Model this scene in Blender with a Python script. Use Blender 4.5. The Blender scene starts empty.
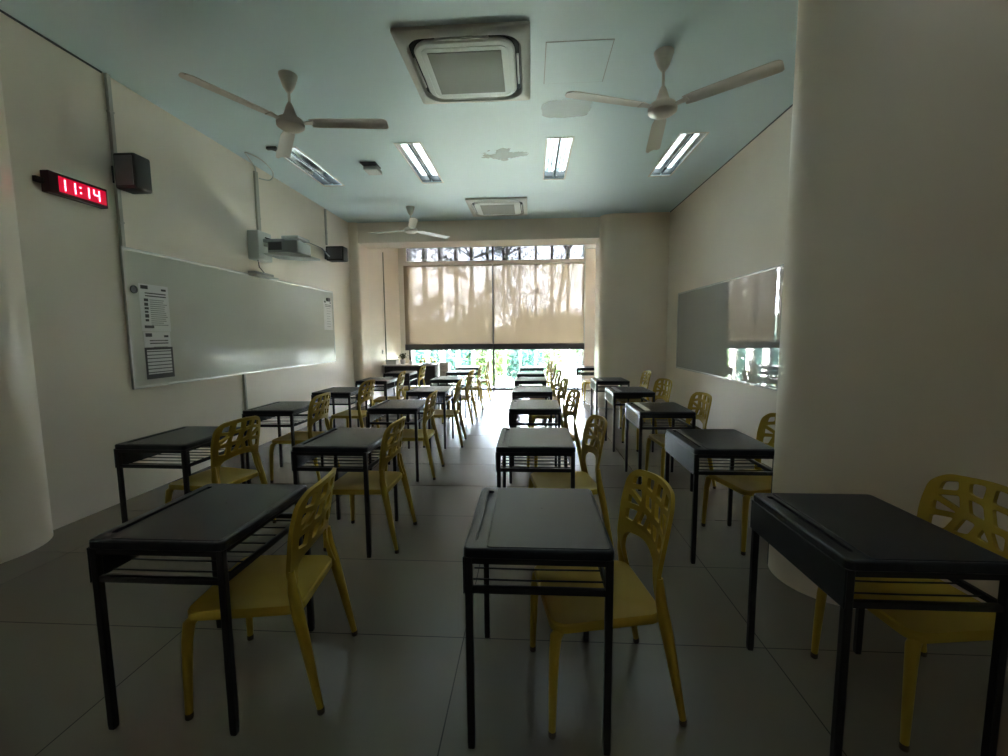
import bpy, bmesh, math, random
from mathutils import Vector, Matrix
from mathutils.geometry import tessellate_polygon
S = bpy.context.scene
COL = S.collection
R = math.radians
PI = math.pi
rnd = random.Random(7)

# ------------------------------------------------------------------ materials
def mat(name, col, rough=0.5, metal=0.0, spec=0.5, bump=0.0, bscale=200.0, vary=0.0, vscale=3.0):
    m = bpy.data.materials.new(name); m.use_nodes = True
    nt = m.node_tree; b = nt.nodes['Principled BSDF']
    b.inputs['Base Color'].default_value = (*col, 1)
    b.inputs['Roughness'].default_value = rough
    b.inputs['Metallic'].default_value = metal
    b.inputs['Specular IOR Level'].default_value = spec
    tc = None
    if bump or vary:
        tc = nt.nodes.new('ShaderNodeTexCoord')
    if vary:
        n = nt.nodes.new('ShaderNodeTexNoise'); n.inputs['Scale'].default_value = vscale; n.inputs['Detail'].default_value = 4
        nt.links.new(tc.outputs['Object'], n.inputs['Vector'])
        r = nt.nodes.new('ShaderNodeValToRGB')
        r.color_ramp.elements[0].position = .3; r.color_ramp.elements[1].position = .7
        r.color_ramp.elements[0].color = (*[max(0, c*(1-vary)) for c in col], 1)
        r.color_ramp.elements[1].color = (*[min(1, c*(1+vary)) for c in col], 1)
        nt.links.new(n.outputs['Fac'], r.inputs['Fac']); nt.links.new(r.outputs['Color'], b.inputs['Base Color'])
    if bump:
        n = nt.nodes.new('ShaderNodeTexNoise'); n.inputs['Scale'].default_value = bscale; n.inputs['Detail'].default_value = 2
        nt.links.new(tc.outputs['Object'], n.inputs['Vector'])
        k = nt.nodes.new('ShaderNodeBump'); k.inputs['Strength'].default_value = bump; k.inputs['Distance'].default_value = .002
        nt.links.new(n.outputs['Fac'], k.inputs['Height']); nt.links.new(k.outputs['Normal'], b.inputs['Normal'])
    return m

def emis(name, col, strength):
    m = bpy.data.materials.new(name); m.use_nodes = True
    nt = m.node_tree; b = nt.nodes['Principled BSDF']
    b.inputs['Base Color'].default_value = (*col, 1)
    b.inputs['Emission Color'].default_value = (*col, 1)
    b.inputs['Emission Strength'].default_value = strength
    return m

M = {}
M['wall'] = mat('wall_paint', (.87, .785, .685), .38, bump=.25, bscale=60, vary=.03, vscale=1.2)
M['pier'] = mat('gloss_pier_paint', (.88, .775, .66), .35, bump=.25, bscale=60, vary=.03, vscale=1.2)
M['white_trim'] = mat('white_trim', (.72, .70, .64), .4)
M['desk_plastic'] = mat('dark_desk_plastic', (.012, .016, .021), .28, spec=.34, bump=.5, bscale=500)
M['desk_metal'] = mat('black_powder_coat', (.012, .012, .013), .40)
M['yellow'] = mat('yellow_plastic', (.46, .31, .035), .45, spec=.25, vary=.04, vscale=6)
M['cap'] = mat('brown_rubber', (.07, .05, .03), .7)
M['board'] = mat('whiteboard_enamel', (.62, .62, .57), .14, spec=.09)
M['glassboard'] = mat('glossy_glass_board', (.42, .43, .42), .025, spec=.5)
M['glassboard'].node_tree.nodes['Principled BSDF'].inputs['IOR'].default_value = 2.3
M['alu'] = mat('aluminium', (.55, .55, .54), .35, metal=.8)
M['paper'] = mat('paper', (.78, .78, .78), .7)
M['print'] = mat('printed_ink', (.06, .06, .065), .7)
M['grey_print'] = mat('grey_printed_ink', (.30, .30, .30), .7)
M['black'] = mat('black_plastic', (.012, .011, .011), .5)
M['fan'] = mat('fan_enamel', (.62, .58, .54), .4)
M['fan_hub'] = mat('fan_hub_enamel', (.60, .52, .46), .4)
M['ac'] = mat('ac_plastic', (.60, .60, .55), .45)
M['ac_in'] = mat('ac_inner_plastic', (.66, .67, .62), .45)
M['slot'] = mat('ac_slot', (.01, .01, .01), .6)
M['conduit'] = mat('grey_conduit', (.47, .45, .40), .5)
M['grey'] = mat('grey_plastic', (.34, .35, .36), .45)
M['palegrey'] = mat('pale_grey_plastic', (.58, .59, .58), .45)
M['darkgrey'] = mat('dark_grey_plastic', (.09, .09, .10), .45)
M['rail'] = mat('blind_bottom_rail', (.045, .045, .055), .35)
M['winframe'] = mat('dark_window_frame', (.05, .05, .055), .4)
M['fin'] = mat('white_fin_coating', (.55, .51, .43), .5)
M['wood'] = mat('teacher_desk_top', (.62, .60, .58), .35)
M['deskpanel'] = mat('teacher_desk_panel', (.022, .02, .022), .5)
M['reflector'] = mat('louvre_reflector', (.85, .90, .92), .12, metal=1.0)
M['louvre'] = mat('louvre_blade', (.22, .24, .25), .25, metal=.4)
M['tube'] = emis('fluorescent_tube', (.86, .97, 1.0), 1.3)
M['led'] = emis('red_led', (1.0, .10, .14), 5.0)
M['ledback'] = emis('red_display_window', (.55, .0, .03), .28)
M['clockcase'] = mat('clock_case', (.045, .012, .014), .4)
M['leaf'] = mat('leaf_green', (.028, .045, .012), .55, vary=.5, vscale=.8)
M['leaf_y'] = mat('yellow_green_leaf', (.04, .075, .008), .55, vary=.4, vscale=.8)
M['leaf_b'] = mat('blue_green_leaf', (.006, .045, .03), .5, vary=.4, vscale=.8)
M['bark'] = mat('bark', (.045, .035, .028), .8, vary=.3, vscale=8)
M['grass'] = mat('lawn', (.36, .40, .26), .9, vary=.35, vscale=.7)
M['hill'] = mat('wooded_hill', (.05, .06, .03), .9, vary=.5, vscale=.35)
M['concrete'] = mat('concrete_apron', (.7, .7, .66), .8, vary=.08)

def make_floor_mat():
    m = bpy.data.materials.new('floor_tiles'); m.use_nodes = True
    nt = m.node_tree; b = nt.nodes['Principled BSDF']
    tc = nt.nodes.new('ShaderNodeTexCoord')
    mp = nt.nodes.new('ShaderNodeMapping'); mp.inputs['Location'].default_value = (.316, -1.9, 0)
    br = nt.nodes.new('ShaderNodeTexBrick'); br.offset = 0; br.squash = 1
    br.inputs['Scale'].default_value = 1; br.inputs['Brick Width'].default_value = 1.37; br.inputs['Row Height'].default_value = .685
    br.inputs['Mortar Size'].default_value = .0028; br.inputs['Mortar Smooth'].default_value = .2; br.inputs['Bias'].default_value = 0
    br.inputs['Color1'].default_value = (.185, .163, .128, 1); br.inputs['Color2'].default_value = (.20, .177, .14, 1)
    br.inputs['Mortar'].default_value = (.06, .055, .048, 1)
    nt.links.new(tc.outputs['Object'], mp.inputs['Vector']); nt.links.new(mp.outputs['Vector'], br.inputs['Vector'])
    n = nt.nodes.new('ShaderNodeTexNoise'); n.inputs['Scale'].default_value = 2.2; n.inputs['Detail'].default_value = 6
    nt.links.new(tc.outputs['Object'], n.inputs['Vector'])
    mx = nt.nodes.new('ShaderNodeMix'); mx.data_type = 'RGBA'; mx.blend_type = 'MULTIPLY'; mx.inputs['Factor'].default_value = .10
    nt.links.new(br.outputs['Color'], mx.inputs['A']); nt.links.new(n.outputs['Color'], mx.inputs['B'])
    nt.links.new(mx.outputs['Result'], b.inputs['Base Color'])
    n.inputs['Roughness'].default_value = .7
    mr = nt.nodes.new('ShaderNodeMapRange'); mr.inputs['To Min'].default_value = .22; mr.inputs['To Max'].default_value = .28
    nt.links.new(n.outputs['Fac'], mr.inputs['Value']); nt.links.new(mr.outputs['Result'], b.inputs['Roughness'])
    b.inputs['Specular IOR Level'].default_value = .42
    return m
M['floor'] = make_floor_mat()

def make_ceiling_mat():
    # white paint with two irregular unpainted patches (a stain with its own shape, fixed to the ceiling)
    m = bpy.data.materials.new('ceiling_paint'); m.use_nodes = True
    nt = m.node_tree; b = nt.nodes['Principled BSDF']; L = nt.links.new
    b.inputs['Roughness'].default_value = .45
    tc = nt.nodes.new('ShaderNodeTexCoord')
    nz = nt.nodes.new('ShaderNodeTexNoise'); nz.inputs['Scale'].default_value = 9; nz.inputs['Detail'].default_value = 4
    L(tc.outputs['Object'], nz.inputs['Vector'])
    sub = nt.nodes.new('ShaderNodeVectorMath'); sub.operation = 'SUBTRACT'; sub.inputs[1].default_value = (.5, .5, .5)
    L(nz.outputs['Color'], sub.inputs[0])
    def patch(cx, cy, rx, ry, amt, power):
        sc = nt.nodes.new('ShaderNodeVectorMath'); sc.operation = 'SCALE'; sc.inputs['Scale'].default_value = amt
        L(sub.outputs[0], sc.inputs[0])
        ad = nt.nodes.new('ShaderNodeVectorMath'); ad.operation = 'ADD'
        L(tc.outputs['Object'], ad.inputs[0]); L(sc.outputs[0], ad.inputs[1])
        mp = nt.nodes.new('ShaderNodeMapping'); mp.vector_type = 'POINT'
        mp.inputs['Location'].default_value = (-cx/rx, -cy/ry, 0); mp.inputs['Scale'].default_value = (1/rx, 1/ry, 0)
        L(ad.outputs[0], mp.inputs['Vector'])
        sp = nt.nodes.new('ShaderNodeSeparateXYZ'); L(mp.outputs['Vector'], sp.inputs[0])
        outs = []
        for k in 'XY':
            a = nt.nodes.new('ShaderNodeMath'); a.operation = 'ABSOLUTE'; L(sp.outputs[k], a.inputs[0])
            p = nt.nodes.new('ShaderNodeMath'); p.operation = 'POWER'; p.inputs[1].default_value = power; L(a.outputs[0], p.inputs[0]); outs.append(p)
        s = nt.nodes.new('ShaderNodeMath'); s.operation = 'ADD'; L(outs[0].outputs[0], s.inputs[0]); L(outs[1].outputs[0], s.inputs[1])
        r = nt.nodes.new('ShaderNodeMapRange'); r.inputs['From Min'].default_value = .9; r.inputs['From Max'].default_value = 1.05
        r.inputs['To Min'].default_value = 1; r.inputs['To Max'].default_value = 0
        L(s.outputs[0], r.inputs['Value']); return r
    a = patch(-.31, 5.57, .27, .17, .38, 1.3); c = patch(.35, 4.52, .24, .17, .06, 4)
    mxm = nt.nodes.new('ShaderNodeMath'); mxm.operation = 'MAXIMUM'; L(a.outputs[0], mxm.inputs[0]); L(c.outputs[0], mxm.inputs[1])
    mm = nt.nodes.new('ShaderNodeMath'); mm.operation = 'MULTIPLY'; mm.inputs[1].default_value = .75; L(mxm.outputs[0], mm.inputs[0])
    mx = nt.nodes.new('ShaderNodeMix'); mx.data_type = 'RGBA'
    mx.inputs['A'].default_value = (.66, .80, .84, 1); mx.inputs['B'].default_value = (.11, .115, .105, 1)
    L(mm.outputs[0], mx.inputs['Factor']); L(mx.outputs['Result'], b.inputs['Base Color'])
    return m
M['ceiling'] = make_ceiling_mat()

def make_glass(name, tint):
    m = bpy.data.materials.new(name); m.use_nodes = True
    nt = m.node_tree; nt.nodes.clear()
    o = nt.nodes.new('ShaderNodeOutputMaterial'); t = nt.nodes.new('ShaderNodeBsdfTransparent'); g = nt.nodes.new('ShaderNodeBsdfGlossy')
    t.inputs['Color'].default_value = (*tint, 1); g.inputs['Roughness'].default_value = .02
    f = nt.nodes.new('ShaderNodeFresnel'); f.inputs['IOR'].default_value = 1.45
    x = nt.nodes.new('ShaderNodeMixShader')
    nt.links.new(f.outputs[0], x.inputs[0]); nt.links.new(t.outputs[0], x.inputs[1]); nt.links.new(g.outputs[0], x.inputs[2]); nt.links.new(x.outputs[0], o.inputs[0])
    return m
M['glass'] = make_glass('clear_glass', (.92, .96, 1.0))
M['dim_glass'] = make_glass('sky_dimming_glass', (.12, .122, .128))  # dark tint added to hold down the bright sky in the transom panes

def make_fabric():
    m = bpy.data.materials.new('sheer_blind_mesh'); m.use_nodes = True
    nt = m.node_tree; nt.nodes.clear()
    o = nt.nodes.new('ShaderNodeOutputMaterial'); t = nt.nodes.new('ShaderNodeBsdfTransparent')
    tr = nt.nodes.new('ShaderNodeBsdfTranslucent'); tr.inputs['Color'].default_value = (.048, .0335, .0212, 1)
    d = nt.nodes.new('ShaderNodeBsdfDiffuse'); d.inputs['Color'].default_value = (.55, .47, .34, 1)
    t.inputs['Color'].default_value = (1, .92, .84, 1)
    a = nt.nodes.new('ShaderNodeMixShader'); a.inputs[0].default_value = .40
    nt.links.new(tr.outputs[0], a.inputs[1]); nt.links.new(d.outputs[0], a.inputs[2])
    x = nt.nodes.new('ShaderNodeMixShader'); x.inputs[0].default_value = .0095
    nt.links.new(a.outputs[0], x.inputs[1]); nt.links.new(t.outputs[0], x.inputs[2]); nt.links.new(x.outputs[0], o.inputs[0])
    return m
M['fabric'] = make_fabric()

# ------------------------------------------------------------------ mesh helpers
def link(name, bm, material, parent=None, smooth=False, loc=None, rz=0):
    bmesh.ops.recalc_face_normals(bm, faces=bm.faces)
    me = bpy.data.meshes.new(name); bm.to_mesh(me); bm.free()
    if material is not None: me.materials.append(material)
    if smooth:
        for p in me.polygons: p.use_smooth = True
        try: me.set_sharp_from_angle(angle=R(40))
        except Exception: pass
    o = bpy.data.objects.new(name, me); COL.objects.link(o)
    if parent is not None: o.parent = parent
    if loc is not None: o.location = loc
    if rz: o.rotation_euler.z = rz
    return o
def box(bm, x0, x1, y0, y1, z0, z1, bev=0.0, seg=2, mtx=None):
    r = bmesh.ops.create_cube(bm, size=1)
    vs = r['verts']
    for v in vs:
        v.co = Vector((x0+(v.co.x+.5)*(x1-x0), y0+(v.co.y+.5)*(y1-y0), z0+(v.co.z+.5)*(z1-z0)))
    if bev:
        es = list({e for v in vs for e in v.link_edges})
        r2 = bmesh.ops.bevel(bm, geom=es, offset=bev, segments=seg, affect='EDGES', profile=.5)
        vs = list({v for f in r2['faces'] for v in f.verts} | {v for v in vs if v.is_valid})
    if mtx is not None: bmesh.ops.transform(bm, matrix=mtx, verts=[v for v in vs if v.is_valid])
    return vs
def tube(bm, pts, rad, n=10, cap=True):
    pts = [Vector(p) for p in pts]
    if not isinstance(rad, (list, tuple)): rad = [rad]*len(pts)
    rings = []; prev = None
    for i, p in enumerate(pts):
        t = (pts[min(i+1, len(pts)-1)]-pts[max(i-1, 0)]).normalized()
        if prev is None:
            a = Vector((0, 0, 1)) if abs(t.z) < .9 else Vector((1, 0, 0))
            u = t.cross(a).normalized()
        else:
            u = (prev-t*prev.dot(t)).normalized()
        prev = u; w = t.cross(u)
        rings.append([bm.verts.new(p+rad[i]*(math.cos(2*PI*k/n)*u+math.sin(2*PI*k/n)*w)) for k in range(n)])
    for a, b in zip(rings, rings[1:]):
        for k in range(n): bm.faces.new((a[k], a[(k+1) % n], b[(k+1) % n], b[k]))
    if cap:
        bm.faces.new(rings[0][::-1]); bm.faces.new(rings[-1])
def lathe(bm, prof, n=24, cx=0, cy=0):
    rings = []
    for r, z in prof:
        rings.append([bm.verts.new((cx+r*math.cos(2*PI*k/n), cy+r*math.sin(2*PI*k/n), z)) for k in range(n)])
    for a, b in zip(rings, rings[1:]):
        for k in range(n): bm.faces.new((a[k], a[(k+1) % n], b[(k+1) % n], b[k]))
    bm.faces.new(rings[0][::-1]); bm.faces.new(rings[-1])
def rrect(x0, x1, y0, y1, r, n=5):
    out = []
    for cx, cy, a0 in ((x1-r, y1-r, 0), (x0+r, y1-r, 90), (x0+r, y0+r, 180), (x1-r, y0+r, 270)):
        for k in range(n+1):
            a = R(a0+90*k/n); out.append((cx+r*math.cos(a), cy+r*math.sin(a)))
    return out
def roundpoly(pts, r, n=4):
    out = []; N = len(pts)
    for i in range(N):
        p = Vector(pts[i]); a = Vector(pts[i-1]); b = Vector(pts[(i+1) % N])
        da = (a-p); db = (b-p); rr = min(r if not isinstance(r, (list, tuple)) else r[i], da.length*.45, db.length*.45)
        s = p+da.normalized()*rr; e = p+db.normalized()*rr
        for k in range(n+1):
            t = k/n; out.append(tuple(s*(1-t)**2+2*p*t*(1-t)+e*t*t))
    return out
def prism(bm, loop, z0, z1):
    a = [bm.verts.new((x, y, z0)) for x, y in loop]; b = [bm.verts.new((x, y, z1)) for x, y in loop]
    n = len(loop)
    for k in range(n): bm.faces.new((a[k], a[(k+1) % n], b[(k+1) % n], b[k]))
    bm.faces.new(a[::-1]); bm.faces.new(b)
def loft(bm, loops, cap0=True, cap1=True):
    rs = [[bm.verts.new(p) for p in l] for l in loops]; n = len(rs[0])
    for a, b in zip(rs, rs[1:]):
        for k in range(n): bm.faces.new((a[k], a[(k+1) % n], b[(k+1) % n], b[k]))
    if cap0: bm.faces.new(rs[0][::-1])
    if cap1: bm.faces.new(rs[-1])
    return rs
def fill_with_holes(bm, loops, z=0.0):
    pts = [p for l in loops for p in l]
    tris = tessellate_polygon([[Vector((x, y, 0)) for x, y in l] for l in loops])
    vs = [bm.verts.new((x, y, z)) for x, y in pts]
    for t in tris:
        try: bm.faces.new([vs[i] for i in t])
        except ValueError: pass
    return vs
def empty(name, label=None, cat=None, loc=(0, 0, 0), rz=0, group=None, kind=None):
    o = bpy.data.objects.new(name, None); COL.objects.link(o); o.empty_display_size = .1
    o.location = loc; o.rotation_euler.z = rz
    return tag(o, label, cat, group, kind)
def tag(o, label=None, cat=None, group=None, kind=None):
    if label: o['label'] = label
    if cat: o['category'] = cat
    if group: o['group'] = group
    if kind: o['kind'] = kind
    return o
KIDS = {}
def kids(o): return [c for c in bpy.data.objects if c.parent == o]
def dup(root, loc, rz, label, group=None):
    r = root.copy(); COL.objects.link(r); r.location = loc; r.rotation_euler.z = rz; r['label'] = label
    if group: r['group'] = group
    for ch in kids(root):
        c = ch.copy(); COL.objects.link(c); c.parent = r
        for g in kids(ch):
            d = g.copy(); COL.objects.link(d); d.parent = c
    return r
def struct(name, bm, m, parent=None, smooth=False):
    o = link(name, bm, m, parent, smooth)
    if parent is None: o['kind'] = 'structure'
    return o
def one(name, bm, m, label, cat, group=None, smooth=False, loc=None, rz=0):
    return tag(link(name, bm, m, None, smooth, loc, rz), label, cat, group)

# ------------------------------------------------------------------ room constants
XL, XR = -3.53, 2.527
CZ = 3.6
YB = 8.55            # front face of the beam before the window bay
YW = 11.2            # window plane
Y0 = -.45            # wall behind the camera
BXL, BXR = -3.36, 1.80

# floor
bm = bmesh.new(); box(bm, -4.2, 3.6, Y0-.2, YW+.1, -.2, 0); struct('floor', bm, M['floor'])
# ceiling with openings for the recessed lamps
LAMPS = [(-2.86, 5.80), (-1.40, 5.80), (.335, 5.80), (1.80, 5.80), (-2.86, 1.60), (-1.40, 1.60), (.335, 1.60), (1.80, 1.60)]  # the nearer row is out of view, added to brighten the foreground
LW, LL = .30, 1.32
holes = [[(x-LW/2, y-LL/2), (x-LW/2, y+LL/2), (x+LW/2, y+LL/2), (x+LW/2, y-LL/2)] for x, y in LAMPS]
bm = bmesh.new()
outer = [(-4.2, Y0-.2), (3.6, Y0-.2), (3.6, YB+.3), (-4.2, YB+.3)]
vs = fill_with_holes(bm, [outer]+holes, CZ)
r = bmesh.ops.extrude_face_region(bm, geom=list(bm.faces))
bmesh.ops.translate(bm, vec=(0, 0, .14), verts=[v for v in r['geom'] if isinstance(v, bmesh.types.BMVert)])
struct('ceiling', bm, M['ceiling'])
bm = bmesh.new(); box(bm, -4.2, 3.6, Y0-.2, YB+.3, CZ+.14, CZ+.22); struct('ceiling_slab', bm, M['ceiling'])
# walls
bm = bmesh.new(); box(bm, XL-.2, XL, Y0-.2, YB+.1, 0, CZ); struct('wall_left', bm, M['wall'])
bm = bmesh.new(); box(bm, XR, XR+.2, Y0-.2, YB+.1, 0, CZ); struct('wall_right', bm, M['wall'])
bm = bmesh.new(); box(bm, XL, XR, Y0-.2, Y0, 0, CZ); struct('wall_rear', bm, M['wall'])
# round-ended pier on the right, projecting from the right wall
def stadium_end(cx, cy, r, xend, n=28, sgn=1):
    l = []
    for k in range(n+1):
        a = R(90+180*k/n) if sgn > 0 else R(-90+180*k/n)
        l.append((cx+r*math.cos(a), cy+r*math.sin(a)))
    l += [(xend, l[-1][1]), (xend, l[0][1])]
    return l
bm = bmesh.new(); prism(bm, stadium_end(1.725, 2.51, .305, XR+.05), 0, CZ); struct('wall_pier_right', bm, M['pier'], smooth=True)
bm = bmesh.new(); prism(bm, stadium_end(-3.70, 2.545, .375, XL-.25, sgn=-1), 0, CZ); struct('wall_pier_left', bm, M['pier'], smooth=True)
# far columns and beam in front of the bay
def far_col(x0, x1, yf, r_left, r_right):
    l = [(x0, 9.0), (x0, yf), (x1, yf), (x1, 9.0)]
    return roundpoly(l, [.001, max(r_left, .001), max(r_right, .001), .001], 10)
bm = bmesh.new(); prism(bm, far_col(1.30, XR+.05, 8.32, .28, 0), 0, CZ); struct('wall_far_right', bm, M['pier'], smooth=True)
bm = bmesh.new(); prism(bm, far_col(XL-.05, BXL+.005, 8.50, 0, .12), 0, CZ); struct('wall_far_left', bm, M['pier'], smooth=True)
bm = bmesh.new(); box(bm, BXL-.02, 1.33, YB, 9.12, 3.215, 3.9, .004); struct('ceiling_beam', bm, M['wall'])
# the bay
bm = bmesh.new(); box(bm, BXL-.2, BXL, 8.9, YW+.12, 0, 3.95); struct('wall_bay_left', bm, M['wall'])
bm = bmesh.new(); box(bm, BXR, BXR+.2, 8.95, YW+.12, 0, 3.95); struct('wall_bay_right', bm, M['wall'])
bm = bmesh.new(); box(bm, BXL-.2, BXR+.2, 9.05, YW+.12, 3.74, 3.95); struct('ceiling_bay', bm, M['wall'])
bm = bmesh.new(); box(bm, 1.36, BXR+.02, YW-.10, YW+.06, 0, 3.50, .004); struct('wall_bay_front', bm, M['pier'])
bm = bmesh.new(); box(bm, 1.36, BXR, YW-.16, YW+.05, 3.50, 3.74, .004); struct('trim_1', bm, M['white_trim'])

bm = bmesh.new(); box(bm, XL, XL+.006, Y0, 3.62, CZ-.014, CZ); struct('trim_2', bm, M['darkgrey'])
bm = bmesh.new(); box(bm, XR-.006, XR, Y0, 8.30, CZ-.014, CZ); struct('trim_3', bm, M['darkgrey'])
# ------------------------------------------------------------------ window
WX0, WX1, WM = -3.18, 1.325, -.945
win = empty('window_1', loc=(0, 0, 0), kind='structure')
bm = bmesh.new()
box(bm, BXL, WX0+.03, YW-.06, YW+.06, 0, 3.74, .004)            # cream side jambs
box(bm, WX0, WX1, YW-.06, YW+.06, 3.62, 3.74, .004)
box(bm, WX0, WX1, YW-.07, YW+.06, 3.15, 3.27, .004)             # transom bar
for i in range(1, 11): pass
box(bm, WX1+.005, WX1+.035, YW-.13, YW+.06, 0, 3.74, .003)
link('cream_frame', bm, M['white_trim'], win)
bm = bmesh.new()
box(bm, WX0+.03, WX0+.075, YW-.04, YW+.04, 0, 3.15)
box(bm, WX1-.02, WX1+.015, YW-.04, YW+.04, 0, 3.15)
box(bm, WM-.025, WM+.025, YW-.05, YW+.04, 0, 3.62)
box(bm, WX0+.03, WX1, YW-.045, YW+.04, 0, .045)
box(bm, WX0+.03, WX1, YW-.03, YW+.03, 1.08, 1.13)
link('dark_frame', bm, M['winframe'], win)
for a, b in ((WX0+.02, WM), (WM, WX1+.018)):
    bm = bmesh.new(); box(bm, a, b, YW, YW+.006, .02, 3.15); link('pane', bm, M['glass'], win)
    bm = bmesh.new(); box(bm, a, b, YW, YW+.006, 3.26, 3.63); link('transom_pane', bm, M['dim_glass'], win)
# roller blinds
for k, (a, b, lab) in enumerate(((WX0-.03, WM-.018, 'tan sheer roller blind on the window half nearer the whiteboard wall'),
                                 (WM+.018, WX1+.012, 'tan sheer roller blind on the window half by the right bay wall'))):
    t = empty('roller_blind', lab, 'blind', ((a+b)/2, YW-.12, 1.03), group='roller blinds on the window')
    hw = (b-a)/2
    bm = bmesh.new()
    nx = 24
    for i in range(nx):
        pass
    rows = []
    for z in (0.12, .6, 1.2, 1.8, 2.14):
        rows.append([bm.verts.new((-hw+2*hw*i/nx, .006*math.sin(i*1.3+z*2)*(1-z/2.3), z)) for i in range(nx+1)])
    for p, q in zip(rows, rows[1:]):
        for i in range(nx): bm.faces.new((p[i], p[i+1], q[i+1], q[i]))
    link('blind_fabric', bm, M['fabric'], t, smooth=True)
    bm = bmesh.new(); box(bm, -hw-.01, hw+.01, -.02, .02, 0, .155, .008); link('bottom_rail', bm, M['rail'], t, True)
    bm = bmesh.new(); tube(bm, [(-hw, 0, 2.16), (hw, 0, 2.16)], .03, 14); link('roller_tube', bm, M['white_trim'], t, True)

# exterior white fins
fx = [-3.24+.4225*i for i in range(12)]
for i, x in enumerate(fx):
    bm = bmesh.new(); box(bm, x-.03, x+.03, 11.55, 11.92, -.25, 4.4, .004)
    o = struct('facade_fin', bm, M['fin'])
bm = bmesh.new(); box(bm, -5, 3.2, YW+.12, 12.2, -.35, -.05); struct('ground_ledge', bm, M['concrete'])

bm = bmesh.new(); box(bm, -5, 3.2, YW+.12, 13.1, 4.35, 4.5); struct('sky_blocker', bm, M['concrete'])  # unseen slab added above the window to cut off high sky light
# ------------------------------------------------------------------ outdoors
bm = bmesh.new(); box(bm, -60, 60, 12.2, 34, -.7, -.5); struct('ground_lawn', bm, M['grass'])
bm = bmesh.new()
NX, NY = 160, 20
g = [[None]*(NX+1) for _ in range(NY+1)]
for j in range(NY+1):
    for i in range(NX+1):
        x = -70+140*i/NX; y = 30+50*j/NY
        h = -.6+ (j/NY)**.8*(3.3+.8*math.sin(x*.11+1)+1.0*math.sin(x*.31))+ 1.3*rnd.random()
        g[j][i] = bm.verts.new((x, y, h))
for j in range(NY):
    for i in range(NX): bm.faces.new((g[j][i], g[j][i+1], g[j+1][i+1], g[j+1][i]))
struct('hill', bm, M['hill'], smooth=True)

def leaf(bm, p, s, rr):
    a = Vector((rr.uniform(-1, 1), rr.uniform(-1, 1), rr.uniform(-.6, .6))).normalized()
    b = a.cross(Vector((rr.uniform(-1, 1), rr.uniform(-1, 1), rr.uniform(-1, 1)))).normalized()
    q = [p-a*s, p-b*s*.42, p+a*s, p+b*s*.42]
    bm.faces.new([bm.verts.new(v) for v in q])
def tree(loc, h, spread, leafmat, nleaf, ls, seed, label, trunk_r=.13, low=.25):
    rr = random.Random(seed)
    t = empty('tree', label, 'tree', loc, group='trees outside the window')
    bm = bmesh.new(); lv = bmesh.new(); tips = []
    p = Vector((0, 0, 0)); pts = [p.copy()]
    for k in range(6):
        p = p+Vector((rr.uniform(-.25, .25), rr.uniform(-.25, .25), h/7)); pts.append(p.copy())
    tube(bm, pts, [trunk_r*(1-k/8) for k in range(len(pts))], 8)
    for k in range(1, len(pts)):
        for q in range(4):
            if pts[k].z < h*low: continue
            a = rr.uniform(0, 2*PI); L = spread*rr.uniform(.5, 1.0)*(1.15-.5*k/len(pts))
            d = Vector((math.cos(a), math.sin(a), rr.uniform(.25, .9)))
            m1 = pts[k]+d*L*.5+Vector((0, 0, rr.uniform(-.1, .2))); e = pts[k]+d*L
            tube(bm, [pts[k], m1, e], [.05, .032, .012], 6)
            tips += [m1, e, (m1+e)/2]
            for s in range(3):
                dd = (d+Vector((rr.uniform(-.8, .8), rr.uniform(-.8, .8), rr.uniform(-.3, .6))))*L*.4
                st = m1+(e-m1)*rr.random(); tube(bm, [st, st+dd], [.018, .006], 5); tips += [st+dd, st+dd*.6]
    link('trunk', bm, M['bark'], t, True)
    for i in range(nleaf):
        c = tips[rr.randrange(len(tips))]
        g3 = Vector((rr.gauss(0, 1), rr.gauss(0, 1), rr.gauss(0, .8)))*spread*.15
        leaf(lv, c+g3, ls*rr.uniform(.6, 1.3), rr)
    link('foliage', lv, leafmat, t)
    return t
tree((-5.6, 19, -.5), 7.5, 2.1, M['leaf'], 3400, .075, 1, 'broad leafy tree behind the left end of the left blind')
tree((-3.2, 22, -.5), 8.0, 2.2, M['leaf'], 3400, .08, 2, 'leafy tree seen through the middle of the left blind')
tree((-.6, 20, -.5), 7.6, 2.0, M['leaf'], 1500, .07, 3, 'leafy tree seen behind the dark bar between the two blinds')
tree((1.5, 18, -.5), 7.2, 2.1, M['leaf'], 1300, .065, 4, 'open tree with bare branches behind the right blind', .12, .4)
tree((4.0, 24, -.5), 8.5, 2.4, M['leaf'], 1500, .07, 5, 'sparse tree with bare branches furthest right through the right blind', .12, .4)
tree((-7.5, 28, -.5), 3.6, 1.9, M['leaf'], 4200, .11, 6, 'distant bushy tree furthest left behind the left blind', .12, .1)
tree((-3.4, 29, -.5), 3.3, 1.9, M['leaf_y'], 4200, .11, 7, 'distant yellow-green tree behind the left blind, near its centre', .12, .1)
tree((.6, 30, -.5), 2.9, 1.9, M['leaf'], 4200, .11, 8, 'distant bushy tree behind the left part of the right blind', .12, .1)
tree((4.4, 31, -.5), 2.7, 1.8, M['leaf_y'], 4200, .11, 9, 'low distant yellow-green tree furthest right beyond the right blind', .12, .1)
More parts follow.
